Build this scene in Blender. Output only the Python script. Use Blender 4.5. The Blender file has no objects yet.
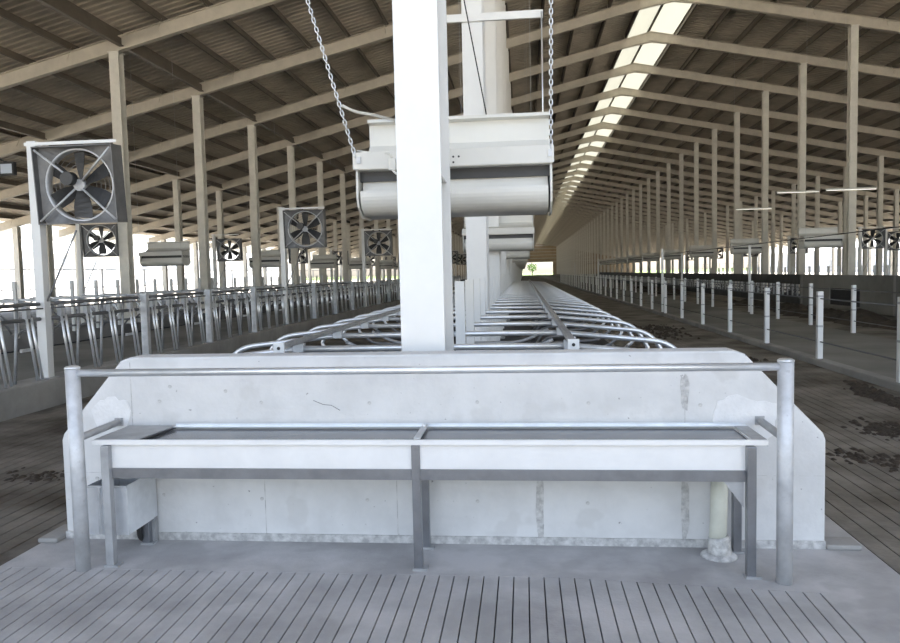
import bpy, math, random
from mathutils import Vector, Matrix
random.seed(7)
scene = bpy.context.scene
col = scene.collection

# ------------------------------------------------------------------ camera
F_PX, YAW, PITCH, ROLL, EYE = 736.03, .1007, .0657, .0227, 1.6
cam = bpy.data.cameras.new('camera'); cam_o = bpy.data.objects.new('camera', cam); col.objects.link(cam_o)
cam.sensor_fit = 'HORIZONTAL'; cam.sensor_width = 36.0; cam.lens = F_PX / 900 * 36
cam.clip_start = .05; cam.clip_end = 2000
fw = Vector((-math.sin(YAW)*math.cos(PITCH), math.cos(YAW)*math.cos(PITCH), -math.sin(PITCH)))
r0 = Vector((math.cos(YAW), math.sin(YAW), 0)); d0 = fw.cross(r0)
rt = math.cos(ROLL)*r0 + math.sin(ROLL)*d0; dn = -math.sin(ROLL)*r0 + math.cos(ROLL)*d0
up = -dn; bk = -fw
cam_o.matrix_world = Matrix(((rt.x, up.x, bk.x, 0), (rt.y, up.y, bk.y, 0), (rt.z, up.z, bk.z, EYE), (0, 0, 0, 1)))
scene.camera = cam_o

# ------------------------------------------------------------------ world, sun, exposure
w = bpy.data.worlds.new('sky'); scene.world = w; w.use_nodes = True
nt = w.node_tree; bg = nt.nodes['Background']
sky = nt.nodes.new('ShaderNodeTexSky'); sky.sky_type = 'NISHITA'; sky.sun_disc = False
sky.sun_elevation = math.radians(58); sky.sun_rotation = math.radians(34)
sky.air_density = 1.0; sky.dust_density = 3.0; sky.ozone_density = 1.0
hsv = nt.nodes.new('ShaderNodeHueSaturation'); hsv.inputs['Saturation'].default_value = .62
nt.links.new(sky.outputs[0], hsv.inputs['Color']); nt.links.new(hsv.outputs[0], bg.inputs[0]); bg.inputs[1].default_value = .42
sun = bpy.data.lights.new('sun', 'SUN'); sun.energy = 11.0; sun.angle = .03; sun.color = (1, .96, .88)
so = bpy.data.objects.new('sun', sun); col.objects.link(so)
so.rotation_euler = Vector((-.30, -.45, -1.0)).to_track_quat('-Z', 'Y').to_euler()
vs = scene.view_settings
vs.view_transform = 'Standard'; vs.look = 'None'; vs.gamma = 1; vs.use_curve_mapping = False
vs.exposure = .75

# ------------------------------------------------------------------ helpers
def ordinal(n):
    words = ['nearest', 'second', 'third', 'fourth', 'fifth', 'sixth', 'seventh', 'eighth', 'ninth', 'tenth', 'eleventh', 'twelfth']
    if n < 12: return words[n]
    n += 1
    s = 'th' if n % 100 in (11, 12, 13) else {1: 'st', 2: 'nd', 3: 'rd'}.get(n % 10, 'th')
    return '%d%s' % (n, s)

MATS = {}; TCS = {}
def mat(name, c, rough=.6, metal=0., var=.0, scale=3., c2=None, bump=0., bscale=40., spec=.5, det=6., coords='Object', stretch=None):
    m = bpy.data.materials.new(name); m.use_nodes = True
    n = m.node_tree.nodes; l = m.node_tree.links; b = n['Principled BSDF']
    b.inputs['Roughness'].default_value = rough; b.inputs['Metallic'].default_value = metal
    b.inputs['Specular IOR Level'].default_value = spec
    b.inputs['Base Color'].default_value = (*c, 1)
    tc = n.new('ShaderNodeTexCoord'); src = tc.outputs[coords]
    if stretch:
        mp = n.new('ShaderNodeMapping'); mp.inputs['Scale'].default_value = stretch
        l.new(src, mp.inputs[0]); src = mp.outputs[0]
    if var > 0 or c2:
        t = n.new('ShaderNodeTexNoise'); t.inputs['Scale'].default_value = scale; t.inputs['Detail'].default_value = det
        t.inputs['Roughness'].default_value = .62
        l.new(src, t.inputs['Vector'])
        r = n.new('ShaderNodeValToRGB'); l.new(t.outputs[0], r.inputs[0])
        if c2 is None: c2 = tuple(x * (1 - var) for x in c)
        r.color_ramp.elements[0].position = .36; r.color_ramp.elements[1].position = .62
        r.color_ramp.elements[0].color = (*c2, 1); r.color_ramp.elements[1].color = (*c, 1)
        l.new(r.outputs[0], b.inputs['Base Color'])
    if bump > 0:
        t2 = n.new('ShaderNodeTexNoise'); t2.inputs['Scale'].default_value = bscale; t2.inputs['Detail'].default_value = 5
        l.new(src, t2.inputs['Vector'])
        bp = n.new('ShaderNodeBump'); bp.inputs['Strength'].default_value = bump; bp.inputs['Distance'].default_value = .01
        l.new(t2.outputs[0], bp.inputs['Height']); l.new(bp.outputs[0], b.inputs['Normal'])
    MATS[name] = m; TCS[name] = tc
    return m

mat('galv', (.60, .61, .62), .48, .3, .22, 9)
mat('galv_dull', (.42, .425, .43), .5, .4, .25, 7)
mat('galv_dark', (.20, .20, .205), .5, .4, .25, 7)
mat('galv_bright', (.78, .80, .82), .3, .6, .12, 10)
mat('stainless', (.82, .82, .81), .3, .25, .06, 5)
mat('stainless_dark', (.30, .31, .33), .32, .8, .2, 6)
mat('white_steel', (.74, .74, .72), .32, 0, .05, 2.5)
mat('cream_steel', (.72, .69, .61), .5, 0, .12, 3)
mat('rafter_steel', (.56, .51, .42), .55, 0, .15, 2)
mat('purlin_steel', (.15, .125, .095), .55, .1, .2, 2)
mat('roof_sheet', (.52, .455, .36), .55, .1, .28, .7)
mat('wall_concrete', (.67, .665, .65), .8, 0, .14, 2.6, bump=.25, bscale=30)
mat('plaster', (.76, .755, .745), .9, 0, .1, 8, bump=.4, bscale=45)
mat('rough_concrete', (.60, .59, .57), .95, 0, .4, 22, bump=.8, bscale=50)
mat('apron', (.45, .44, .435), .72, 0, .36, 1.7, bump=.2, bscale=60)
mat('slat', (.45, .44, .435), .72, 0, .36, 1.7, bump=.2, bscale=60)
mat('alley_slat', (.23, .21, .18), .75, 0, 0, 1.1, c2=(.06, .048, .034), bump=.4, bscale=30, coords='Object')
mat('lane', (.23, .225, .205), .85, 0, .35, .5, bump=.3, bscale=20)
mat('curb', (.33, .32, .30), .85, 0, .3, 1.2, bump=.3, bscale=30)
mat('pit', (.03, .028, .025), .95)
mat('bed', (.010, .014, .028), .55, 0, .3, 4)
mat('rubber', (.025, .025, .028), .7, 0, .3, 8)
mat('manure', (.055, .042, .030), .85, 0, .45, 6, bump=1, bscale=25)
mat('dark_board', (.045, .045, .043), .7, 0, .35, 3)
mat('plastic_white', (.68, .67, .62), .45, 0, .06, 2)
mat('plastic_pipe', (.66, .66, .56), .5, 0, .15, 6)
mat('foil', (.62, .61, .58), .5, .2, .4, 30, bump=1, bscale=40)
mat('black', (.02, .02, .02), .6)
mat('fan_grey', (.17, .17, .17), .45, .4, .25, 6)
mat('cable_dark', (.10, .10, .10), .6)
mat('fan_dark', (.06, .06, .06), .5, .3, .2, 6)
mat('gravel', (.60, .55, .47), .95, 0, .2, .6)
mat('grass', (.16, .26, .05), .95, 0, .35, .3)
mat('clad_brown', (.36, .27, .17), .7, 0, .25, .4)
mat('pale_wall', (.78, .79, .80), .7, 0, .06, .3)
mat('pale_glass', (.50, .56, .63), .3, 0, .3, .4)
mat('water', (.13, .135, .145), .22, 0)
mat('lamp_tube', (.85, .84, .78), .4)
MATS['lamp_tube'].node_tree.nodes['Principled BSDF'].inputs['Emission Color'].default_value = (1, .96, .86, 1)
MATS['lamp_tube'].node_tree.nodes['Principled BSDF'].inputs['Emission Strength'].default_value = .6
# pinholes and stains in the cast concrete
def specks(name, scale, lo, dark, amount):
    m = MATS[name]; n = m.node_tree.nodes; l = m.node_tree.links; b = n['Principled BSDF']
    src = b.inputs['Base Color'].links[0].from_socket
    t = n.new('ShaderNodeTexNoise'); t.inputs['Scale'].default_value = scale; t.inputs['Detail'].default_value = 3
    l.new(TCS[name].outputs['Object'], t.inputs['Vector'])
    r = n.new('ShaderNodeValToRGB'); r.color_ramp.elements[0].position = lo; r.color_ramp.elements[1].position = lo + .05
    r.color_ramp.elements[0].color = (0, 0, 0, 1); r.color_ramp.elements[1].color = (amount, amount, amount, 1)
    l.new(t.outputs[0], r.inputs[0])
    mx_ = n.new('ShaderNodeMixRGB'); mx_.inputs[2].default_value = (*dark, 1)
    l.new(r.outputs[0], mx_.inputs[0]); l.new(src, mx_.inputs[1]); l.new(mx_.outputs[0], b.inputs['Base Color'])
specks('wall_concrete', 34, .70, (.22, .21, .20), .8)
specks('wall_concrete', 3.4, .60, (.55, .54, .52), .5)
specks('apron', 2.1, .56, (.30, .295, .29), .5)
specks('slat', 2.1, .56, (.30, .295, .29), .5)
specks('galv', 30, .66, (.42, .42, .42), .5)
# translucent roof light sheet
m = bpy.data.materials.new('skylight'); m.use_nodes = True
n = m.node_tree.nodes; l = m.node_tree.links; n.remove(n['Principled BSDF'])
tr = n.new('ShaderNodeBsdfTranslucent'); tr.inputs[0].default_value = (.46, .455, .41, 1)
df = n.new('ShaderNodeBsdfDiffuse'); df.inputs[0].default_value = (.7, .7, .66, 1)
mx = n.new('ShaderNodeMixShader'); mx.inputs[0].default_value = .25
l.new(tr.outputs[0], mx.inputs[1]); l.new(df.outputs[0], mx.inputs[2]); l.new(mx.outputs[0], n['Material Output'].inputs[0])
MATS['skylight'] = m

class MB:
    def __init__(s): s.v = []; s.f = []; s.sm = []
    def add(s, v, f, smooth=False):
        o = len(s.v); s.v += [tuple(p) for p in v]
        for q in f: s.f.append(tuple(o + i for i in q)); s.sm.append(smooth)
        return s
    def box(s, a, b):
        x0, y0, z0 = a; x1, y1, z1 = b
        v = [(x, y, z) for x in (x0, x1) for y in (y0, y1) for z in (z0, z1)]
        return s.add(v, [(0, 1, 3, 2), (4, 6, 7, 5), (0, 4, 5, 1), (2, 3, 7, 6), (0, 2, 6, 4), (1, 5, 7, 3)])
    def cbox(s, c, d): return s.box([c[i]-d[i]/2 for i in range(3)], [c[i]+d[i]/2 for i in range(3)])
    def prism(s, prof, axis, a, b, smooth=False):
        k = len(prof); v = []
        for t in (a, b):
            for (p, q) in prof:
                v.append((t, p, q) if axis == 'x' else (p, t, q) if axis == 'y' else (p, q, t))
        f = [tuple(range(k-1, -1, -1)), tuple(range(k, 2*k))]
        s.add(v, f); o = len(s.v) - 2*k
        for i in range(k):
            s.f.append((o+i, o+(i+1) % k, o+k+(i+1) % k, o+k+i)); s.sm.append(smooth)
        return s
    def tube(s, pts, r, nseg=8, closed=False, cap=True):
        P = [Vector(p) for p in pts]; k = len(P); rings = []
        T = []
        for i in range(k):
            if closed: t = (P[(i+1) % k] - P[i-1])
            else: t = (P[min(i+1, k-1)] - P[max(i-1, 0)])
            T.append(t.normalized())
        ref = Vector((0, 0, 1)) if abs(T[0].z) < .9 else Vector((1, 0, 0))
        u = T[0].cross(ref).normalized()
        v = []
        for i in range(k):
            u = (u - T[i]*u.dot(T[i])).normalized(); ww = T[i].cross(u)
            rr = r[i] if isinstance(r, (list, tuple)) else r
            for j in range(nseg):
                a = 2*math.pi*j/nseg
                v.append(P[i] + rr*(math.cos(a)*u + math.sin(a)*ww))
        f = []
        for i in range(k if closed else k-1):
            a = i*nseg; b = ((i+1) % k)*nseg
            for j in range(nseg): f.append((a+j, a+(j+1) % nseg, b+(j+1) % nseg, b+j))
        s.add(v, f, True)
        if cap and not closed:
            o = len(s.v) - len(v)
            s.f.append(tuple(o+j for j in range(nseg-1, -1, -1))); s.sm.append(False)
            s.f.append(tuple(o+(k-1)*nseg+j for j in range(nseg))); s.sm.append(False)
        return s
    def mesh(s, name, m):
        me = bpy.data.meshes.new(name); me.from_pydata(s.v, [], s.f)
        me.polygons.foreach_set('use_smooth', s.sm); me.materials.append(MATS[m]); me.update()
        return me
    def build(s, name, m, parent=None, loc=(0, 0, 0), rot=None):
        return link(name, s.mesh(name, m), parent, loc, rot)

def link(name, me, parent=None, loc=(0, 0, 0), rot=None):
    o = bpy.data.objects.new(name, me); col.objects.link(o); o.location = loc
    if rot: o.rotation_euler = rot
    if parent: o.parent = parent
    return o
def tag(o, label=None, cat=None, group=None, kind=None):
    for k, v in (('label', label), ('category', cat), ('group', group), ('kind', kind)):
        if v: o[k] = v
    return o
def thing(name, label, cat, loc=(0, 0, 0), group=None, rot=None):
    o = bpy.data.objects.new(name, None); col.objects.link(o); o.location = loc; o.empty_display_size = .1
    if rot: o.rotation_euler = rot
    return tag(o, label, cat, group)
def copy_tree(o, parent=None):
    c = o.copy(); col.objects.link(c); c.parent = parent
    for ch in list(o.children): copy_tree(ch, c)
    return c
def bevel(o, wdt, seg=2):
    b = o.modifiers.new('bevel', 'BEVEL'); b.width = wdt; b.segments = seg; b.limit_method = 'ANGLE'; b.angle_limit = .6
    return o
def fillet(pts, rad, seg=5):
    P = [Vector(p) for p in pts]; out = [P[0]]
    for i in range(1, len(P)-1):
        a = (P[i-1]-P[i]); b = (P[i+1]-P[i]); d = min(rad, a.length*.49, b.length*.49)
        p0 = P[i] + a.normalized()*d; p1 = P[i] + b.normalized()*d
        for k in range(seg+1):
            t = k/seg; out.append((1-t)**2*p0 + 2*t*(1-t)*P[i] + t*t*p1)
    out.append(P[-1]); return out

# ------------------------------------------------------------------ layout
S, Y0, YEND, YST = 5.5, 4.75, 304.0, -1.3          # bay length, first frame, far gable
RX, RZ = 6.4, 13.18                                   # ridge
SL, SR = .24, .205
XCL, XC, XCR, XL2, XR2, XR3 = -11.93, -.63, 13.55, -18.2, 24.7, 31.0
def ztop(x): return RZ - (RX-x)*SL if x < RX else RZ - (x-RX)*SR
EAL, EAR = -28.6, 45.0
XL3, XR4 = -27.4, 43.6

# ------------------------------------------------------------------ ground and floors
g = MB().box((-400, -120, -.6), (400, 305, -.3)).build('ground', 'gravel'); tag(g, kind='structure')
g = MB().box((-400, 305, -.6), (400, 900, -.28)).build('lawn', 'grass'); tag(g, kind='structure')
floor = MB().box((-28.6, -3, -.28), (45, YEND, -.14)).build('floor', 'pit'); tag(floor, kind='structure')
for q in ('slat', 'apron', 'alley_slat', 'lane', 'curb'): TCS[q].object = floor
def slab(x0, x1, y0, y1, z, m='lane'):
    return MB().box((x0, y0, -.14), (x1, y1, z)).build('floor_slab', m, floor)
apron = MB().prism([(-2.98, 3.785), (.2, 3.785), (1.42, 3.655), (1.42, -2), (1.90, -2), (1.90, 4.50), (-2.98, 4.50)], 'z', -.13, 0).build('apron_slab', 'apron', floor)
# slats: each its own piece
def slats(x0, x1, pitch, gap, y0, y1, m, wob=0):
    wdt = pitch - gap; c = .002
    pr = [(0, -.13), (wdt, -.13), (wdt, -c), (wdt-c, -.0008), (c, -.0008), (0, -c)]
    meshes = {}
    n_ = int(round((x1-x0)/pitch))
    for i in range(n_):
        e = round(.02 - max(0, (x0 + i*pitch - .2)*.1066), 3) if wob else 0
        if e not in meshes: meshes[e] = MB().prism(pr, 'y', y0, y1 + e).mesh('slat', m)
        link('slat', meshes[e], floor, (x0 + i*pitch + gap/2, 0, 0))
slats(-2.98, 1.42, .0785, .0065, -1.5, 3.785, 'slat', 1)
slats(-6.05, -2.985, .1179, .008, -1.5, 45, 'alley_slat')
slats(1.905, 4.62, .1180, .008, -1.5, 45, 'alley_slat')
slab(1.60, 1.90, 4.50, 41, 0, 'apron'); slab(-2.98, -2.80, 4.50, 41, 0, 'apron')
slab(-6.05, -2.98, 45, YEND, 0, 'alley_slat'); slab(1.9, 4.62, 45, YEND, 0, 'alley_slat')
slab(4.70, 7.45, -2, YEND, .05, 'lane')
slab(7.45, 11.2, -2, YEND, -.02, 'alley_slat')
slab(11.2, 45, -2, YEND, .0, 'lane')
slab(-9.7, -6.45, -2, YEND, .28, 'lane')
slab(-28.6, -14.1, -2, YEND, 0, 'lane')
slab(-2.98, 1.90, 41, YEND, 0, 'alley_slat')
k = MB().box((-6.45, -2, -.14), (-6.05, YEND, .355)).build('kerb', 'curb', floor)
bevel(k, .02)
k = MB().box((4.62, -2, -.13), (4.80, 120, .10)).build('kerb', 'curb', floor); bevel(k, .02)
# stall beds
bed = MB().box((-2.80, 4.45, -.14), (1.60, 40.6, .2)).build('stall_bed', 'bed')
tag(bed, 'dark navy rubber stall bed under the near pipe dividers behind the concrete wall', 'stall bed')
bed2 = MB().box((-14.1, 8, -.14), (-9.72, 90, .3)).build('stall_bed', 'bed')
tag(bed2, 'dark stall bed beyond the slanted headlock rails on the left', 'stall bed')
bed3 = MB().box((11.42, 16, 0), (15.7, 90, .2)).build('stall_bed', 'bed')
tag(bed3, 'dark stall bed behind the low grey barrier wall on the right', 'stall bed')

# ------------------------------------------------------------------ roof
ceil = bpy.data.objects.new('ceiling', None); col.objects.link(ceil); tag(ceil, kind='structure')
NF = int((YEND - Y0)//S) + 1
def beam(mb, x0, x1, top, dep, y, wd, m=1):
    # sloping plate between x0 and x1, its top 'top' below the rafter line
    mb.prism([(x0, ztop(x0)-top-dep), (x1, ztop(x1)-top-dep), (x1, ztop(x1)-top), (x0, ztop(x0)-top)], 'y', y-wd/2, y+wd/2)
def rafter_mesh(x0, x1):
    mb = MB()
    beam(mb, x0, x1, 0, .022, 0, .19); beam(mb, x0, x1, .408, .022, 0, .19); beam(mb, x0, x1, .022, .386, 0, .03)
    return mb.mesh('rafter', 'rafter_steel')
rl, rr = rafter_mesh(EAL, RX), rafter_mesh(RX, EAR)
haunch = MB().prism([(RX-1.4, ztop(RX-1.4)-.43), (RX, ztop(RX)-.52), (RX+1.4, ztop(RX+1.4)-.43), (RX+1.4, ztop(RX+1.4)+.004), (RX, RZ+.004), (RX-1.4, ztop(RX-1.4)+.004)], 'y', -.045, .045).mesh('ridge_plate', 'rafter_steel')
PXL = [RX - 1.22 - 1.42*i for i in range(int((RX-EAL)/1.42)+1)]
PXR = [RX + 1.22 + 1.42*i for i in range(int((EAR-RX)/1.42)+1)]
PXL = [x for x in PXL if x > EAL+.1]; PXR = [x for x in PXR if x < EAR-.1]
def brace_mesh(x):
    zt = ztop(x)
    return MB().tube([(0, -.03, .10), (.02, -.32, -.36)], .016, 4).mesh('fly_brace', 'rafter_steel')
bme = brace_mesh(0)
cleat = MB().cbox((0, 0, .09), (.012, .16, .18)).mesh('purlin_cleat', 'rafter_steel')
for i in range(-1, NF):
    y = Y0 + S*i
    a = link('rafter', rl, ceil, (0, y, 0)); b = link('rafter', rr, ceil, (0, y, 0))
    link('ridge_plate', haunch, ceil, (0, y, 0))
    if 2 <= i <= 9:
        for q, x in enumerate(PXL):
            link('purlin_cleat', cleat, a, (x-.06, 0, ztop(x)))
            if q % 2: link('fly_brace', bme, a, (x, -.05, ztop(x)))
    if 4 <= i <= 11:
        for q, x in enumerate(PXR[:16]):
            link('purlin_cleat', cleat, b, (x+.06, 0, ztop(x)))
            if q % 2: link('fly_brace', bme, b, (x, -.05, ztop(x)))
pz = [(-.008, .0), (.045, .0), (.045, .02), (.008, .02), (.008, .18), (.008, .2), (-.05, .2), (-.05, .18), (-.008, .18)]
pme = MB().prism([(-.01, 0), (.06, 0), (.06, .016), (.01, .016), (.01, .22), (-.06, .22), (-.06, .204), (-.01, .204)], 'y', YST, YEND).mesh('purlin', 'purlin_steel')
for x in PXL + PXR: link('purlin', pme, ceil, (x, 0, ztop(x)))
# ribbed sheet, laid down the slope
def sheet(xa, xb):
    mb = MB(); p = .3; y = YST-.1; ys = []
    while y < YEND:
        ys += [(y, 0), (y+.19, 0), (y+.215, .045), (y+.275, .045)]; y += p
    v = []; f = []
    for (yy, h) in ys:
        v.append((xa, yy, ztop(xa)+.222+h)); v.append((xb, yy, ztop(xb)+.222+h))
    for i in range(len(ys)-1): f.append((2*i, 2*i+1, 2*i+3, 2*i+2))
    mb.add(v, f); return mb
sheet(EAL, RX-1.25).build('roof_sheet', 'roof_sheet', ceil)
sheet(RX+1.25, EAR).build('roof_sheet', 'roof_sheet', ceil)
for sgn in (-1, 1):
    x0, x1 = RX, RX + sgn*1.32
    pts = [(x0, ztop(x0)+.26), (x1, ztop(x1)+.26), (x1, ztop(x1)+.272), (x0, ztop(x0)+.272)]
    if sgn < 0: pts = pts[::-1]
    sm_ = MB().prism(pts, 'y', 0, S-.002).mesh('skylight_panel', 'skylight')
    for i in range(-1, NF-1): link('skylight_panel', sm_, ceil, (0, Y0+S*i, 0))
MB().box((RX-.05, YST, RZ+.20), (RX+.05, YEND, RZ+.3)).build('ridge_bar', 'purlin_steel', ceil)
# lengthwise ties along the column lines
for x in (XCL, XL2):
    mb = MB(); z = ztop(x)
    mb.box((x+.18, YST, z-.02-.24), (x+.20, YEND, z-.02)); mb.box((x+.12, YST, z-.24-.03), (x+.26, YEND, z-.24))
    mb.build('tie_beam', 'purlin_steel', ceil)

# ------------------------------------------------------------------ far gable
wf = MB()
wf.prism([(EAL, 5.4), (EAR, 5.4), (EAR, ztop(EAR)+.2), (RX, RZ+.2), (EAL, ztop(EAL)+.2)], 'y', YEND, YEND+.2)
wfo = wf.build('wall_far', 'clad_brown'); tag(wfo, kind='structure')
for i in range(6):
    z = 5.4 + i*1.3
    MB().box((-16 + i*3, YEND-.12, z), (30 - i*3, YEND, z+.2)).build('girt', 'rafter_steel', wfo)
mb = MB()
mb.box((12, YEND, -.1), (EAR, YEND+.2, 5.4)).build('cladding_panel', 'clad_brown', wfo)
MB().box((EAL, YEND, -.1), (-9, YEND+.2, 5.4)).build('cladding_panel', 'clad_brown', wfo)

# ------------------------------------------------------------------ columns
def hsec(bx, by, t, z0, z1):
    return MB().box((-bx/2, -by/2, z0), (bx/2, -by/2+t, z1)).box((-bx/2, by/2-t, z0), (bx/2, by/2, z1)).box((-t/2, -by/2+t, z0), (t/2, by/2-t, z1))
def column_row(x, i0, i1, name, desc, group, m, zb=0.):
    zt = ztop(x) - .43 - zb
    me = hsec(.3, .3, .02, .02, zt).mesh(name, m)
    pl = MB().cbox((0, 0, .01), (.42, .42, .02)).mesh('base_plate', 'galv_dull')
    cp = MB().cbox((0, 0, zt-.01), (.36, .36, .02)).mesh('cap_plate', m)
    for i in range(i0, i1):
        lab = '%s, %s from the camera' % (desc, ordinal(i-i0))
        if i - i0 < 10:
            t = thing(name, lab, 'column', (x, Y0+S*i, zb), group)
            link('shaft', me, t); link('base_plate', pl, t); link('cap_plate', cp, t)
        else:
            tag(link(name, me, None, (x, Y0+S*i, zb)), lab, 'column', group)
column_row(XCL, 3, 40, 'steel_column', 'cream steel roof column in the row behind the left headlocks', 'columns behind the left headlocks', 'cream_steel', .3)
column_row(XL2, 3, 24, 'steel_column', 'cream column in the second row on the left', 'second column row on the left', 'cream_steel')
column_row(XCR, 5, NF, 'steel_column', 'tall cream steel column in the row behind the right barrier', 'columns behind the right barrier', 'cream_steel', .2)
column_row(XR2, 7, 24, 'steel_column', 'cream column in the second row right of the lane', 'second column row on the right', 'cream_steel')
column_row(XR3, 8, 20, 'steel_column', 'cream column in the third row right of the lane', 'third column row on the right', 'cream_steel')
column_row(XL3, 6, 26, 'steel_column', 'short cream column at the open left eave', 'columns at the left eave', 'cream_steel')
column_row(XR4, 11, 28, 'steel_column', 'short cream column at the open right eave', 'columns at the right eave', 'cream_steel')
# central row: large white H columns
zt = ztop(XC) - .43 - .2
ff = bevel(MB().box((-.138, -.215, 0), (.138, -.19, zt)).build('front_flange', 'white_steel'), .004)
fb = MB().box((-.152, .19, 0), (.152, .215, zt)).build('rear_flange', 'white_steel')
wb = MB().box((-.012, -.19, 0), (.012, .19, zt)).build('web', 'white_steel')
sg = MB().box((-.13, -.19, 2.0), (.13, .19, 2.012)).build('stiffener', 'white_steel')
bp_ = MB().box((-.22, -.28, .0), (.22, .28, .025)).build('base_plate', 'galv_dull')
proto = thing('steel_column', '', 'column', (XC, Y0, .2), 'central row of white columns')
for o in (ff, fb, wb, sg, bp_): o.parent = proto
for i in range(NF):
    o = proto if i == 0 else copy_tree(proto) if i < 12 else None
    lab = 'massive white steel column rising behind the concrete wall, nearest of the central row' if i == 0 else 'white steel column of the central row, %s from the camera' % ordinal(i)
    if o is None:
        if i == 12: far_me = hsec(.3, .43, .025, 0, zt).mesh('steel_column', 'white_steel')
        o = link('steel_column', far_me)
        tag(o, lab, 'column', 'central row of white columns')
    o['label'] = lab
    o.location = (XC, Y0 + S*i, .2 if Y0+S*i < 40 else 0)

# ------------------------------------------------------------------ concrete head wall
WY = 4.25
wall_root = thing('concrete_wall', 'pale concrete end wall with chamfered corners behind the water trough', 'wall', (-.6, WY, 0))
pts = [(-2.27, 0), (2.27, 0), (2.27, .62), (2.255, .66), (1.83, 1.11), (1.77, 1.13), (-1.80, 1.13), (-1.86, 1.11), (-2.255, .66), (-2.27, .62)]
wm = bevel(MB().prism(pts, 'y', 0, .18).build('wall_body', 'wall_concrete', wall_root), .012)
MB().box((-2.27, -.012, 0), (2.27, 0.01, .045)).build('footing_strip', 'rough_concrete', wall_root)
bevel(MB().box((2.27, -.03, 0), (2.46, .12, .03)).build('footing_block', 'curb', wall_root), .01)
bevel(MB().box((-2.40, -.10, 0), (-2.27, .17, .03)).build('footing_block', 'curb', wall_root), .01)
def patch(cx, cz, w_, h_, m, th=.004, seed=0, name='plaster_patch', n_=26):
    rnd = random.Random(seed); p = []
    ph = [rnd.uniform(0, 6.28) for _ in range(5)]
    for k in range(n_):
        a = 2*math.pi*k/n_
        r = 1 + .10*math.sin(3*a+ph[0]) + .08*math.sin(5*a+ph[1]) + .06*math.sin(9*a+ph[2])
        p.append((cx + w_/2*r*math.copysign(abs(math.cos(a))**.7, math.cos(a)), cz + h_/2*r*math.copysign(abs(math.sin(a))**.7, math.sin(a))))
    return MB().prism(p, 'y', -th, .001).build(name, m, wall_root)
patch(1.83, .73, .34, .28, 'plaster', .005, 1)
patch(-1.93, .74, .22, .3, 'plaster', .005, 2)
for x, z0, z1 in ((-1.80, .02, 1.10), (-.98, .02, .5), (-.17, .02, .45), (1.50, .02, 1.0)):
    MB().box((x-.002, -.0015, z0), (x+.002, .002, z1)).build('form_seam', 'rough_concrete', wall_root)
for q, (x, z, h) in enumerate(((.675, .2, .42), (1.50, .22, .36), (1.50, .9, .2))):
    patch(x, z, .045, h, 'rough_concrete', .003, 20+q, 'mortar_run', 22)
mb = MB().box((-2.26, -.001, .416), (2.26, .002, .418)); mb.build('pour_line', 'rough_concrete', wall_root)
hole = MB().tube([(0, -.004, 0), (0, .004, 0)], .011, 10).mesh('tie_hole', 'rough_concrete')
for x, z in ((-.32, .843), (.32, .845), (.96, .836), (1.585, .822), (-.35, .257), (.31, .256), (.95, .25), (-.98, .85), (-1.62, .86), (-1.0, .26), (-1.62, .28), (-1.55, .95), (-1.2, .92), (-2.05, .38), (2.05, .25)):
    link('tie_hole', hole, wall_root, (x, 0, z))
# hairline crack
MB().tube([(-.66, -.001, .86), (-.60, -.001, .835), (-.55, -.001, .83), (-.50, -.001, .80)], .0014, 4).build('crack', 'dark_board', wall_root)

# ------------------------------------------------------------------ guard rail
RY = 3.774
gr = thing('guard_rail', 'galvanised pipe guard rail with two round posts standing in front of the trough', 'rail', (0, RY, 0))
ptube = [(0, 0, 0), (0, 0, 1.14)]
for x in (-2.463, 1.287):
    p = MB().tube([(x, 0, 0), (x, 0, 1.125)], .0385, 24).build('post', 'galv', gr)
    MB().tube([(x, 0, 1.125), (x, 0, 1.133), (x, 0, 1.14)], [.0405, .0405, .030], 24).build('post_cap', 'galv_bright', p)
    s_ = -1 if x > 0 else 1
    b = MB().tube([(x, .02, .735), (x + .02*(-s_), WY-RY-.03, .735)], .021, 12).build('brace', 'galv_dull', gr)
    MB().cbox((x + .02*(-s_), WY-RY-.008, .735), (.05, .014, .05)).build('brace_flange', 'galv_dull', b)
MB().tube([(-2.463, 0, 1.10), (1.287, 0, 1.10)], .0205, 16).build('top_rail', 'galv_bright', gr)

# ------------------------------------------------------------------ water trough
TX0, TX1, TYF, TYB = -2.41, 1.225, 3.83, 4.225
tr_ = thing('water_trough', 'long stainless steel water trough on square legs against the concrete wall', 'trough', (0, 0, 0))
bod = MB()
bod.box((TX0+.07, TYF+.02, .570), (TX1-.06, TYF+.035, .693))          # front panel
bod.box((TX0+.07, TYB-.035, .570), (TX1-.06, TYB-.02, .693))
bod.box((TX0+.07, TYF+.02, .555), (TX1-.06, TYB-.02, .570))
bod.box((TX0+.07, TYF+.035, .570), (TX0+.085, TYB-.035, .693)); bod.box((TX1-.075, TYF+.035, .570), (TX1-.06, TYB-.035, .693))
bod.build('basin', 'stainless', tr_)
rim = MB()
rim.box((TX0, TYF, .689), (TX1, TYF+.004, .715)); rim.box((TX0, TYF+.004, .711), (TX1, TYF+.022, .715))
bevel(rim.build('front_rim', 'stainless', tr_), .0015)
MB().box((TX0+.30, TYB-.04, .711), (TX1, TYB, .715)).box((TX0+.30, TYB-.004, .715), (TX1, TYB, .727)).build('rear_rim', 'galv_bright', tr_)
MB().box((TX1-.07, TYF+.023, .711), (TX1, TYB-.041, .7155)).box((TX1-.004, TYF+.005, .685), (TX1, TYB-.041, .711)).build('end_rim', 'galv_dull', tr_)
MB().prism([(TX0, TYF+.023), (TX0+.26, TYF+.023), (TX0+.30, TYB), (TX0, TYB)], 'z', .711, .716).build('cover_plate', 'galv_dull', tr_)
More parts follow.
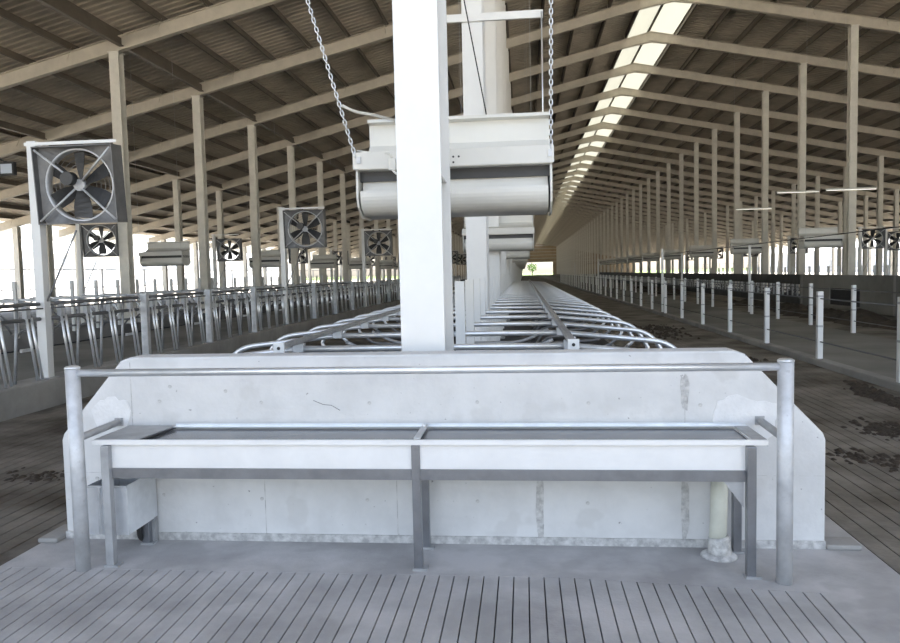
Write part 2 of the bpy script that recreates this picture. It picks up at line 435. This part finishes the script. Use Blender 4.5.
MB().prism([(TX0+.265, TYF+.046), (TX0+.285, TYF+.046), (TX0+.325, TYB-.05), (TX0+.305, TYB-.05)], 'z', .709, .713).build('cover_slit', 'black', tr_)  # black strip drawn as the slit beside the cover plate
MB().box((TX0+.086, TYF+.036, .64), (TX1-.076, TYB-.036, .699)).build('water', 'water', tr_)
MB().box((TX0+.09, TYF+.012, .497), (TX1-.09, TYF+.06, .554)).build('front_beam', 'stainless_dark', tr_)
MB().box((TX0+.09, TYB-.07, .497), (TX1-.09, TYB-.03, .554)).build('rear_beam', 'stainless_dark', tr_)
for x, y, z in ((-2.33, TYF+.005, .685), (-.59, TYF+.03, .689), (1.14, TYF+.005, .685), (-.59, TYB-.05, .555), (-2.30, TYB-.05, .555), (1.165, TYB-.05, .555)):
    lg = bevel(MB().cbox((x, y+.0, z/2), (.046, .046, z)).build('leg', 'galv_dull' if x < -2 and y < 4 else 'stainless_dark', tr_), .004)
    MB().cbox((x+.01, y, .006), (.08, .06, .012)).build('foot_plate', 'galv_dull', lg)
cl = MB().box((-.60, TYF+.03, .715), (-.565, TYB-.02, .722)); cl.build('cross_bar', 'galv', tr_)
MB().tube([(-.582, TYF+.30, .722), (-.582, TYF+.30, .740)], .012, 8).build('bolt', 'galv_bright', tr_)
# corner gussets under the tub
for x, s_ in ((1.11, -1),):
    MB().prism([(x, .497), (x + s_*.10, .497), (x, .36)], 'y', TYF+.02, TYF+.028).build('gusset', 'galv_dull', tr_)

# sheet metal box below the left end
bx = thing('valve_box', 'open galvanised sheet metal box hanging below the left end of the trough', 'box', (0, 0, 0))
X0, X1, YF, YB, Z0, Z1 = -2.50, -2.262, 3.905, 4.235, .155, .435
b = MB()
b.box((X0, YF, Z0), (X1, YF+.004, Z1)); b.box((X0, YB-.004, Z0), (X1, YB, Z1))
b.box((X0, YF+.004, Z0), (X0+.004, YB-.004, Z1)); b.box((X1-.004, YF+.004, Z0), (X1, YB-.004, Z1)); b.box((X0, YF, Z0-.004), (X1, YB, Z0))
b.build('box_shell', 'galv_bright', bx)
MB().box((X0-.004, YF-.004, Z1-.012), (X1+.004, YF, Z1)).build('lip', 'galv', bx)
MB().box((X0+.02, YF+.05, Z0+.02), (X1-.02, YB-.04, Z0+.15)).build('float_valve', 'black', bx)
MB().box((X0+.06, YF-.004, Z0), (X0+.075, YF, Z1-.012)).build('rib', 'galv', bx)
MB().cbox((-2.285, 4.21, .077), (.05, .04, .154)).build('bracket_leg', 'galv_dull', bx)
MB().tube(fillet([(-2.33, 4.14, .16), (-2.33, 4.14, .05), (-2.33, 4.20, .014)], .05), .017, 10).build('drain_hose', 'black', bx)

# overflow pipe
pp = thing('drain_pipe', 'pale plastic drain pipe with wrapped foot below the right end of the trough', 'pipe', (1.065, 4.12, 0))
MB().tube([(-.02, 0, .04), (-.012, 0, .2), (-.005, 0, .529)], .046, 20).build('pipe', 'plastic_pipe', pp)
MB().tube([(-.006, 0, 0), (-.006, 0, .03), (-.008, 0, .10), (-.01, 0, .115)], [.066, .063, .058, .051], 20).build('foil_wrap', 'foil', pp)
MB().tube([(-.01, 0, 0), (-.01, 0, .008), (-.01, 0, .02)], [.10, .092, .067], 20).build('mortar_foot', 'rough_concrete', pp)

# ------------------------------------------------------------------ stall dividers
def make_divider():
    t = thing('stall_divider', '', 'stall divider', (0, 0, 0))
    MB().box((.07, -.032, 0), (.15, .032, 1.33)).build('post', 'white_steel', t)
    MB().tube([(-.95, 0, .885), (.95, 0, .885)], .023, 10).build('top_tube', 'galv_bright', t)
    for s_ in (-1, 1):
        pts = fillet([(s_*.95, 0, .885), (s_*1.86, 0, .79), (s_*2.03, 0, .50), (s_*1.95, 0, .43)], .22, 6)
        MB().tube(pts, .023, 10).build('loop_tube', 'galv_bright', t)
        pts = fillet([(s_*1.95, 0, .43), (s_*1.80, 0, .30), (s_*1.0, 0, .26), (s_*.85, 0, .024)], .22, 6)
        MB().tube(pts, .0235, 8).build('lower_tube', 'galv_dark', t)  # darker steel on the lower run paints in the shade among the dividers
        MB().tube(fillet([(s_*.12, 0, .70), (s_*.62, 0, .70), (s_*.88, 0, .83)], .15), .016, 8).build('brace_tube', 'galv_dull', t)
        c = MB().cbox((s_*.95, 0, .895), (.075, .06, .06)).build('clamp', 'galv', t)
        MB().tube([(s_*.985, -.02, .925), (s_*.985, -.02, .95)], .009, 6).build('bolt', 'galv_bright', c)
    return t
dv = make_divider()
def drop_brace(o):
    for c in list(o.children):
        if c.name.startswith('brace_tube'): bpy.data.objects.remove(c)
CX = -.645
for i in range(32):
    o = dv if i == 0 else copy_tree(dv)
    o.location = (CX, 5.08 + 1.10*i, .2)
    o['label'] = 'galvanised pipe stall divider of the central block, %s from the concrete wall' % ordinal(i)
    o['group'] = 'stall dividers of the central block'
    if i > 2: drop_brace(o)
for i in range(30):
    o = copy_tree(dv); o.location = (XCL, 15 + 1.10*i, .3)
    o['label'] = 'galvanised stall divider behind the left headlocks, %s from the camera' % ordinal(i); o['group'] = 'stall dividers of the left block'; drop_brace(o)
for i in range(34):
    o = copy_tree(dv); o.location = (XCR, 19.35 + 1.10*i, .2)
    o['label'] = 'galvanised stall divider behind the right barrier, %s from the camera' % ordinal(i); o['group'] = 'stall dividers of the right block'; drop_brace(o)
for s_, d_ in ((-1, 'left'), (1, 'right')):
    x = CX + s_*.95
    t = thing('neck_rail', 'long square steel neck rail clamped along the %s side of the stall dividers' % d_, 'rail', (x, 0, 0))
    bevel(MB().box((-.024, 4.66, 1.126), (.024, 40.4, 1.160)).build('beam', 'galv_dull', t), .006)
    pl = MB().box((-.036, 4.64, 1.075), (.036, 4.66, 1.17)).build('end_plate', 'white_steel', t)
    MB().tube([(0, 4.636, 1.135), (0, 4.641, 1.135)], .011, 10).build('bolt_hole', 'black', pl)

# ------------------------------------------------------------------ hanging fan housings
prof = [(.62, .80), (.50, .80), (.50, .775), (.575, .765), (.575, .60), (.52, .545), (.40, .50), (.22, .47), (.0, .46), (.0, .33), (.62, .33)]
prof_hood = [(y, z) for y, z in prof]
lower = [(.13, .255), (.11, .185), (.03, .18), (.022, .16), (.022, .135), (.028, .11), (.04, .085), (.056, .062), (.078, .042), (.105, .025), (.14, .012), (.18, .005), (.50, 0), (.56, .04), (.60, .10), (.60, .255)]
def chain_mb(p0, p1, L=.044, r=.0045, wd=.0115):
    mb = MB(); a, b = Vector(p0), Vector(p1); d = (b-a); n_ = int(d.length/(L*.8)); d.normalize()
    u = d.cross(Vector((0, 1, 0))).normalized(); v = d.cross(u)
    for k_ in range(n_):
        c = a + d*(k_*L*.8 + L/2); q = u if k_ % 2 else v
        pts = []
        for j in range(10):
            an = 2*math.pi*j/10
            pts.append(c + d*(math.sin(an)*wd*.9 + math.copysign(L/2-wd*.9, math.sin(an)) if abs(math.sin(an)) > .01 else 0)*1.0 + q*math.cos(an)*wd)
        mb.tube(pts, r, 5, closed=True)
    return mb
def make_unit(detail):
    t = thing('fan_housing', '', 'fan housing', (0, 0, 0))
    W = .725
    MB().prism(prof_hood, 'x', -W, W, True if False else False).build('hood', 'plastic_white', t)
    MB().box((-W, .10, .255), (W, .60, .33)).build('intake_slot', 'fan_dark', t)
    MB().prism(lower, 'x', -W+.03, W-.03).build('lower_drum', 'plastic_white', t)
    for p_ in t.children[-1].data.polygons: p_.use_smooth = False
    for s_ in (-1, 1):
        MB().prism([(.62, .33), (.03, .33), (.02, .13), (.05, .06), (.18, -.01), (.5, -.01), (.62, .1)], 'x', s_*(W-.008)-.008, s_*(W-.008)+.008).build('end_plate', 'plastic_white', t)
    MB().box((-W-.012, -.012, .335), (W+.012, .0, .458)).build('front_lip', 'plastic_white', t)
    if detail:
        for x in (-.69, .71):
            MB().cbox((x, -.018, .40), (.03, .012, .05)).build('shackle', 'galv', t)
        chain_mb((-.715, -.01, .42), (-1.30, -.02, 2.52)).build('chain', 'galv_bright', t)
        chain_mb((.715, -.01, .42), (.745, -.02, 2.52)).build('chain', 'galv_bright', t)
        ar = MB().box((-1.36, -.06, 2.52), (.82, .02, 2.60)).build('hanger_arm', 'galv_dull', t)
        bevel(MB().cbox((-.44, -.02, .36), (.055, .03, .085)).build('junction_box', 'plastic_white', t), .004)
        cb = MB().tube(fillet([(-.44, -.03, .32), (-.40, -.05, .28), (-.30, -.02, .25), (-.18, .02, .25)], .06), .009, 6); cb.build('cable', 'plastic_white', t)
        MB().tube(fillet([(-.70, -.02, .47), (-.58, .02, .455), (-.46, -.02, .44), (-.44, -.025, .41)], .06), .006, 6).build('cable', 'plastic_white', t)
        MB().tube(fillet([(-.80, -.02, .80), (-.72, .05, .765), (-.60, .15, .76), (-.48, .5, .78)], .12), .012, 8).build('cable', 'plastic_white', t)
        for x, z in ((.0, .40), (.06, .40), (.06, .36), (.10, .40)):
            MB().tube([(x-.05, -.013, z), (x-.05, -.017, z)], .008, 8).build('bolt', 'fan_dark', t)
    return t
u1 = make_unit(True); u1.location = (-.505, 5.42, 2.045)
u1['label'] = 'large white plastic fan housing hanging on chains behind the nearest white column'
u1['group'] = 'hanging fan housings over the central block'
u0 = make_unit(False)
first = True
def unit(x, y, z, lab, grp):
    global first
    o = u0 if first else copy_tree(u0); first = False
    o.location = (x, y, z); o['label'] = lab; o['group'] = grp
    for sx in (-.7, .7):
        zt_ = ztop(x+sx) + .22 - z
        MB().tube([(sx, 0, .46), (sx, 0, zt_)], .004, 5).build('hanger_rod', 'galv', o)
for i in range(1, 15):
    unit(-.50, 5.4 + 9.68*i, 2.03, 'white fan housing hanging over the central stalls, %s from the camera' % ordinal(i), 'hanging fan housings over the central block')
for i in range(7):
    unit(-11.75, 23 + 9.68*i, 2.05, 'white fan housing hanging behind the left headlocks, %s from the camera' % ordinal(i), 'hanging fan housings on the left')
for i in range(9):
    unit(11.55, 29.8 + 9.68*i, 2.25, 'white fan housing hanging over the right barrier, %s from the camera' % ordinal(i), 'hanging fan housings on the right')

# cross arm on the second central column with its rod
t = thing('hanger_bracket', 'white cross arm with thin hanging rod on the second central column', 'bracket', (XC, 10.02, 4.93))
MB().box((-.45, -.02, .0), (.94, .02, .10)).build('arm', 'white_steel', t)
MB().tube([(.92, -.03, .06), (.92, -.03, -2.2)], .011, 6).build('rod', 'galv_bright', t)
MB().tube([(.92, -.03, .06), (.92, .03, .06)], .02, 8).build('bolt', 'galv', t)
tag(MB().tube([(-.86, 9.2, 6.0), (-.44, 9.95, 3.60)], .009, 6).build('stay_cable', 'black'), 'thin dark stay cable running down across the second white column', 'cable')

# ------------------------------------------------------------------ box fans
def make_fan():
    t = thing('barn_fan', '', 'fan', (0, 0, 0))
    W, Hh, D = .53, .97, .24; cz = Hh/2; R = .445
    h = MB()
    h.box((-W, 0, 0), (W, D, .012)); h.box((-W, 0, Hh-.012), (W, D, Hh)); h.box((-W, 0, .012), (-W+.012, D, Hh-.012)); h.box((W-.012, 0, .012), (W, D, Hh-.012))
    h.build('housing', 'fan_grey', t)
    N = 48; v = []; f = []
    for k_ in range(N):
        a = 2*math.pi*k_/N; c, s_ = math.cos(a), math.sin(a)
        q = min((W-.012)/abs(c) if abs(c) > 1e-6 else 9, (Hh/2-.012)/abs(s_) if abs(s_) > 1e-6 else 9)
        v += [(R*c, .12, cz+R*s_), (q*c, .09, cz+q*s_)]
    for k_ in range(N):
        a, b = 2*k_, 2*((k_+1) % N); f.append((a, b, b+1, a+1))
    MB().add(v, f).build('front_panel', 'fan_grey', t)
    v = []; f = []
    for k_ in range(N):
        a = 2*math.pi*k_/N
        for rr_, yy in ((R+.012, .11), (R, .105), (R-.012, .12), (R-.012, .22), (R, .22)):
            v.append((rr_*math.cos(a), yy, cz+rr_*math.sin(a)))
    for k_ in range(N):
        for j in range(4):
            a, b = 5*k_, 5*((k_+1) % N); f.append((a+j, a+j+1, b+j+1, b+j))
    MB().add(v, f, True).build('venturi_ring', 'galv', t)
    for k_ in range(6):
        a = 2*math.pi*k_/6 + .5; mb = MB(); vv = []; ff_ = []
        for j in range(6):
            q = .07 + (R-.035-.07)*j/5; wd = .055 + .05*min(1, j/2.5); tw = .75 - .35*j/5
            for s_ in (-1, 1):
                for th in (-.003, .003):
                    tx = s_*wd*math.cos(tw); ty = s_*wd*math.sin(tw) + th
                    vv.append((q*math.cos(a) - tx*math.sin(a), .16+ty, cz + q*math.sin(a) + tx*math.cos(a)))
        for j in range(5):
            o = 4*j
            for (p, q2) in ((0, 1), (1, 3), (3, 2), (2, 0)): ff_.append((o+p, o+q2, o+4+q2, o+4+p))
        ff_ += [(0, 2, 3, 1), (20, 21, 23, 22)]
        mb.add(vv, ff_).build('blade', 'fan_dark', t)
    MB().tube([(0, .10, cz), (0, .22, cz)], .075, 16).build('hub', 'galv_dull', t)
    MB().tube([(-.10, .0, cz+.08), (-.10, .12, cz+.08)], .085, 14).build('motor', 'fan_dark', t)
    for sx in (-1, 1):
        for sz in (-1, 1):
            MB().tube([(sx*.05, .09, cz+sz*.05), (sx*(W-.03), .01, cz+sz*(Hh/2-.04))], .014, 6).build('strut', 'galv', t)
    g_ = MB()
    for rr_ in (.16, .22, .28, .34, .40, .46):
        g_.tube([(rr_*math.cos(2*math.pi*j/28), .235, cz+rr_*math.sin(2*math.pi*j/28)) for j in range(28)], .0035, 4, closed=True)
    g_.build('guard_rings', 'galv_dull', t)
    return t
fan = make_fan(); ffirst = True
def put_fan(x, y, z, rz, lab, grp, tilt=.07):
    global ffirst
    o = fan if ffirst else copy_tree(fan); ffirst = False
    o.location = (x, y, z); o.rotation_euler = (tilt, 0, rz); o['label'] = lab; o['group'] = grp
    return o
HX = -6.2
def fan_pole(x, y, zb, zt_, lab, grp):
    t = thing('fan_pole', lab, 'pole', (x, y, zb), grp)
    MB().box((-.06, -.06, .0), (.06, .06, zt_-zb)).build('pole', 'white_steel', t)
    MB().box((-.1, -.1, 0), (.1, .1, .015)).build('base_plate', 'galv_dull', t)
    MB().box((-.09, -.065, zt_-zb-.06), (1.14, -.061, zt_-zb-.02)).build('top_arm', 'white_steel', t)
    MB().tube([(.06, 0, 1.0), (.5, .02, 1.9)], .012, 6).build('stay', 'galv_dull', t)
for i in range(7):
    y = 8.95 + 9.72*i
    fan_pole(-6.19, y, .355, 3.39, 'white square fan pole on the left kerb, %s from the camera' % ordinal(i), 'fan poles on the left kerb')
    put_fan(-5.59, y-.10, 2.33, .0, ('large galvanised box fan with six dark blades on the nearest left pole' if i == 0 else 'galvanised box fan on the left kerb poles, %s from the camera' % ordinal(i)), 'box fans on the left kerb')
for i in range(6):
    y = 21 + 9.72*i
    put_fan(-12.6, y, 2.32, .05, 'small distant box fan behind the left headlocks, %s from the camera' % ordinal(i), 'box fans of the left block')
    fan_pole(-13.25, y, 0.3, 3.5, 'thin fan pole behind the left headlocks, %s from the camera' % ordinal(i), 'fan poles of the left block')
for i in range(5):
    y = 38 + 9.72*i
    put_fan(17.0, y, 2.32, -.25, 'dark bladed box fan beyond the right barrier, %s from the camera' % ordinal(i), 'box fans on the right')
    fan_pole(16.4, y, 0, 3.4, 'fan pole beyond the right barrier, %s from the camera' % ordinal(i), 'fan poles on the right')
put_fan(19.3, 40.3, 2.25, -.25, 'dark bladed box fan at the right edge of the picture', 'box fans on the right')
fan_pole(18.66, 40.3, 0, 3.4, 'fan pole carrying the fan at the right picture edge', 'fan poles on the right')

# ------------------------------------------------------------------ headlocks and short posts on the left kerb
PITCH_ = 2.43
def make_headlock():
    t = thing('headlock_panel', '', 'headlock', (0, 0, 0)); Ln = PITCH_
    MB().tube([(0, .07, .965), (0, Ln-.07, .965)], .025, 8).build('top_rail', 'galv_dark', t)
    MB().tube([(.05, .07, .91), (.05, Ln-.07, .91)], .012, 6).build('release_bar', 'galv_dark', t)
    MB().tube([(0, .07, .775), (0, Ln-.07, .775)], .025, 8).build('middle_rail', 'galv_dark', t)
    n_ = 4; st = (Ln-.12)/n_
    bar = MB().tube([(0, .06, 0), (0, -.09, .80)], .017, 8).mesh('slant_bar', 'galv_bright')
    sw = MB().tube([(-.03, -.06, 0), (-.03, .05, .96)], .019, 8).mesh('swing_bar', 'galv_dull')
    lt = MB().cbox((.02, 0, .87), (.06, .08, .16)).mesh('latch', 'galv')
    rg = MB().cbox((0, .0, .40), (.03, .16, .04)).mesh('spacer', 'galv_bright')
    for k_ in range(n_):
        y = .08 + st*(k_+.5)
        link('slant_bar', bar, t, (.03, y+.05, 0)); link('slant_bar', bar, t, (.03, y+.145, 0))
        link('swing_bar', sw, t, (0, y-.17, 0)); link('latch', lt, t, (0, y-.02, 0))
        if k_ == 3: link('spacer', rg, t, (0, y-.05, 0))
    return t
hl = make_headlock()
spost = MB().box((-.055, -.045, 0), (.055, .045, 1.03)).mesh('post', 'galv')
sbase = MB().box((-.1, -.08, 0), (.1, .08, .012)).mesh('base_plate', 'galv_dull')
npost = 0
for i in range(-1, 26):
    y = 8.95 + PITCH_*i
    o = hl if i == -1 else copy_tree(hl)
    o.location = (HX, y, .355)
    o['label'] = 'galvanised headlock panel with slanted bars on the left kerb, %s from the camera' % ordinal(i+1)
    o['group'] = 'headlock panels on the left kerb'
    if i % 4:
        t = thing('fence_post', 'short pale post between headlock panels on the left kerb, %s from the camera' % ordinal(npost), 'post', (-6.12, y, .355), 'short posts of the headlock row'); npost += 1
        link('shaft', spost, t); link('base_plate', sbase, t)

# ------------------------------------------------------------------ centre lane posts and cables on the right
PX1, PX2 = 4.70, 7.37
pm = MB().box((-.04, -.04, 0), (.04, .04, 1.075)).mesh('shaft', 'white_steel')
rg = MB().cbox((0, 0, .52), (.086, .086, .03)).mesh('cable_clip', 'galv_dull')
rg2 = MB().cbox((0, 0, 1.0), (.086, .086, .03)).mesh('cable_clip', 'galv_dull')
for row, (x, y0_, n_, st, z, lab) in enumerate(((PX1, 12.272-2.575, 34, 2.575, .10, 'square white fence post on the near lane kerb, %s from the camera'),
                                               (PX2, 17.35-2.48, 34, 2.48, .05, 'square white fence post on the far lane edge, %s from the camera'))):
    for i in range(n_):
        y = y0_ + st*i
        t = thing('fence_post', lab % ordinal(i), 'post', (x, y, z), 'white posts along the lane')
        link('shaft', pm, t)
        if i < 12: link('cable_clip', rg, t); link('cable_clip', rg2, t)
    for h in (.96, .27):
        nm = ('upper' if h > .5 else 'lower') + ' dark cable strung along the ' + ('near' if row == 0 else 'far') + ' row of lane posts'
        tag(MB().tube([(x, y0_-6, z+h), (x, y0_+st*n_, z+h)], .011, 6).build('fence_cable', 'cable_dark'), nm, 'cable')
for q, (x, y, zt_) in enumerate(((7.60, 25.8, 2.31), (4.74, 25.9, 2.26), (7.60, 36.5, 2.31), (4.74, 47.5, 2.3), (4.74, 69, 2.3))):
    t = thing('tall_post', 'slender tall white post beside the lane, %s of five' % ['right of the lane, nearest', 'left of the lane, nearest', 'right of the lane, farther', 'left of the lane, middle', 'left of the lane, farthest'][q], 'post', (x, y, .05))
    MB().box((-.035, -.035, 0), (.035, .035, zt_-.05)).build('shaft', 'white_steel', t)
    MB().box((-.06, -.06, 0), (.06, .06, .012)).build('base_plate', 'galv_dull', t)
tag(MB().tube([(7.60, 10, 2.33), (7.60, 25.8, 2.324), (7.6, 36.5, 2.324), (7.6, 90, 2.33)], .012, 6).build('overhead_cable', 'black'), 'dark cable strung over the tall posts right of the lane', 'cable')

# ------------------------------------------------------------------ low barrier on the right
BX = 11.2
t = thing('barrier_wall', 'low grey concrete barrier wall with a dark opening, right of the lane', 'wall', (BX, 0, 0))
mb = MB()
mb.box((0, 12, -.02), (.2, 25.9, 1.22)); mb.box((0, 28.4, -.02), (.2, 31.3, 1.22)); mb.box((0, 25.9, .74), (.2, 28.4, 1.22)); mb.box((0, 25.9, -.02), (.2, 28.4, .14))
mb.build('wall_body', 'lane', t)
MB().box((.05, 25.9, .14), (.19, 28.4, .74)).build('opening_fill', 'rubber', t)  # dark slab filling the recessed opening
for y in (19.5, 23.5, 31):
    MB().box((-.02, y, -.02), (0, y+.12, 1.2)).build('strip', 'curb', t)
for i in range(20):
    y = 31.4 + 4*i
    t = thing('feed_barrier', 'dark feed barrier board with pale bars beyond the lane, %s from the camera' % ordinal(i), 'barrier', (BX, y, 0), 'feed barriers beyond the lane')
    if i == 0:
        b0 = MB().box((0, 0, .82), (.08, 3.96, 1.22)).mesh('board', 'dark_board')
        b1 = MB().box((.02, 0, 0), (.10, 3.96, .34)).mesh('kick_board', 'dark_board')
        b2 = MB().box((-.02, -.02, .34), (.03, .04, .82)).mesh('bar', 'galv_dull')
    link('board', b0, t); link('kick_board', b1, t)
    for k_ in range(7): link('bar', b2, t, (.02, .2+.58*k_, 0))
# white bent pipe loops against the barrier wall
t = thing('pipe_loop', 'two bent white pipe loops standing against the grey barrier wall', 'pipe', (BX-.08, 0, 0))
for y in (20.3, 22.2):
    pts = fillet([(0, y-1.4, .45), (0, y, .45), (0, y+.55, .7), (0, y, 1.05), (0, y-1.4, 1.05)], .45, 6)
    MB().tube(pts, .022, 8).build('loop', 'white_steel', t)

# ------------------------------------------------------------------ tube lights and flood lamp
for q, (x, y, z) in enumerate(((13.47, 32.32, 4.66), (13.33, 37.82, 5.14), (12.9, 43.32, 4.8))):
    t = thing('tube_light', 'long white tube light fixed across a tall right column, %s from the camera' % ordinal(q), 'light', (x, y, z), 'tube lights on the right columns')
    MB().box((-1.0, -.29, 0), (1.0, -.22, .07)).build('fitting', 'plastic_white', t)
    MB().tube([(-.97, -.255, -.012), (.97, -.255, -.012)], .018, 8).build('tube', 'lamp_tube', t)
t = thing('flood_lamp', 'small black flood lamp at the left picture edge', 'lamp', (-11.0, 15.0, 4.05))
MB().box((-.17, -.05, -.14), (.17, .05, .14)).build('lamp_body', 'black', t)
MB().box((-.13, -.056, -.10), (.13, -.05, .10)).build('lamp_glass', 'pale_glass', t)
MB().tube([(-.02, .0, .14), (-.4, .1, .30), (-3, .2, .3)], .02, 6).build('lamp_arm', 'black', t)

# ------------------------------------------------------------------ open sides and neighbouring buildings
t = thing('side_fence', 'low rails along the open left side of the barn', 'fence', (-27.9, 0, 0))
for z in (1.2, 2.35):
    MB().tube([(0, 6, z), (0, 200, z)], .03, 6).build('rail', 'galv_dull', t)
for i in range(36): MB().box((-.05, 8+5.5*i/1, 0), (.05, 8.1+5.5*i/1, 2.4)).build('post', 'galv_dull', t)
t = thing('side_fence', 'low rails along the open right side of the barn', 'fence', (44.3, 0, 0))
for z in (1.2, 2.35):
    MB().tube([(0, 20, z), (0, 200, z)], .03, 6).build('rail', 'galv_dull', t)
for i in range(33): MB().box((-.05, 24+5.5*i, 0), (.05, 24.1+5.5*i, 2.4)).build('post', 'galv_dull', t)
def building(x, sgn, y0_, y1_, h, lab):
    t = thing('neighbour_barn', lab, 'building', (x, y0_, -.3))
    MB().box((0, 0, 0), (sgn*14, y1_-y0_, h)).build('wall', 'pale_wall', t)
    MB().prism([(-sgn*1., h), (sgn*7, h+2.2), (sgn*15, h)][::(1 if sgn > 0 else -1)], 'y', -1, y1_-y0_+1).build('roof', 'pale_wall', t)
    wme = MB().box((-sgn*.06, 0, 0), (0, 2.6, 1.7)).mesh('window', 'pale_glass')
    pm_ = MB().box((-sgn*.12, 0, 0), (0, .4, h)).mesh('pilaster', 'pale_wall')
    n_ = int((y1_-y0_)/5)
    for i in range(n_):
        link('window', wme, t, (0, 1.2+5*i, 1.2)); link('window', wme, t, (0, 1.2+5*i, 3.4)); link('pilaster', pm_, t, (0, 4.5+5*i, 0))
building(-60, -1, 10, 190, 5.6, 'pale white neighbouring building seen through the open left side')
building(78, 1, 30, 260, 5.6, 'pale white neighbouring building seen through the open right side')
building(26, 1, 340, 380, 6, 'pale building beyond the far end opening')

# ------------------------------------------------------------------ dirt on the alleys
def dirt(cx, cy, rx, ry, h, seed, lab, z=0., m='manure', n_=300, size=.042):
    rnd = random.Random(seed); mb = MB()
    cl = [(rnd.gauss(0, .4), rnd.gauss(0, .4)) for _ in range(7)]
    for q in range(n_):
        c = rnd.choice(cl)
        x = c[0] + rnd.gauss(0, .22); y = c[1] + rnd.gauss(0, .22)
        r = size*rnd.uniform(.3, 1)*(1.4 if q % 9 == 0 else 1); a0 = rnd.uniform(0, 6.28); hh = h*rnd.uniform(.4, 1)*r/size
        v = [(x*rx, y*ry, hh)]; f = []
        for j in range(7):
            a = a0 + 2*math.pi*j/7; e = rnd.uniform(.6, 1.25)
            v.append((x*rx + r*.62*e*math.cos(a), y*ry + r*e*math.sin(a), hh*.65))
        for j in range(7):
            a = a0 + 2*math.pi*j/7; e = rnd.uniform(.8, 1.5)
            v.append((x*rx + r*1.1*e*math.cos(a), y*ry + r*1.8*e*math.sin(a), -.004))
        for j in range(7):
            k_ = (j+1) % 7; f.append((0, 1+j, 1+k_)); f.append((1+j, 8+j, 8+k_, 1+k_))
        mb.add(v, f, True)
    tag(mb.build('manure_patch', m, None, (cx, cy, z+.002)), lab, 'manure', None, 'stuff')
dirt(4.25, 9.4, .22, 1.0, .05, 1, 'dark manure ridge along the right kerb beside the nearest lane post')
dirt(3.55, 7.5, .45, .7, .035, 2, 'brown manure patch on the right alley slats near the guard rail', 0, 'manure', 130, .035)
dirt(2.75, 6.2, .4, .45, .03, 3, 'small brown manure patch on the right alley near the wall corner', 0, 'manure', 70, .028)
dirt(3.2, 13.5, .8, 1.3, .05, 4, 'wide dark manure patch on the right alley beside the dividers')
dirt(3.3, 20, .8, 2.4, .06, 5, 'long dark manure patch far down the right alley')
dirt(-3.45, 6.6, .35, .9, .03, 6, 'dark wet manure patch left of the concrete wall', 0, 'manure', 170, .035)
dirt(-4.0, 5.6, .35, .35, .02, 7, 'small dark manure smear on the left alley slats', 0, 'manure', 50, .026)
dirt(9.4, 24, .7, 7, .28, 8, 'dark heap of feed along the foot of the grey barrier wall', -.02, 'manure', 400, .35)
dirt(9.4, 52, .7, 10, .28, 9, 'long dark heap of feed beyond the lane posts', -.02, 'manure', 500, .35)

# ------------------------------------------------------------------ trees beyond the far opening
mat('leaf', (.13, .24, .04), .8, 0, .5, 1.5)
mat('bark', (.12, .09, .06), .9)
for q, (x, y) in enumerate(((-9, 345), (-2, 352), (4, 340))):
    t = thing('tree', 'green tree beyond the far end opening, %s' % ['leftmost', 'middle one', 'rightmost'][q], 'tree', (x, y, -.3), 'trees beyond the far end')
    MB().tube([(0, 0, 0), (.1, 0, 1.5), (0, .1, 3)], [.25, .2, .12], 8).build('trunk', 'bark', t)
    rnd = random.Random(q); mb = MB()
    for k_ in range(160):
        a = rnd.uniform(0, 6.28); u = rnd.uniform(-1, 1); r = 2.4*rnd.uniform(.5, 1)
        c = Vector((r*math.cos(a)*math.sqrt(1-u*u), r*math.sin(a)*math.sqrt(1-u*u), 3.6 + 1.9*u*r/2.4))
        e = .45
        p = [c + Vector((rnd.uniform(-e, e), rnd.uniform(-e, e), rnd.uniform(-e, e))) for _ in range(4)]
        mb.add(p, [(0, 1, 2), (0, 2, 3), (0, 3, 1), (1, 3, 2)])
    mb.build('crown', 'leaf', t)
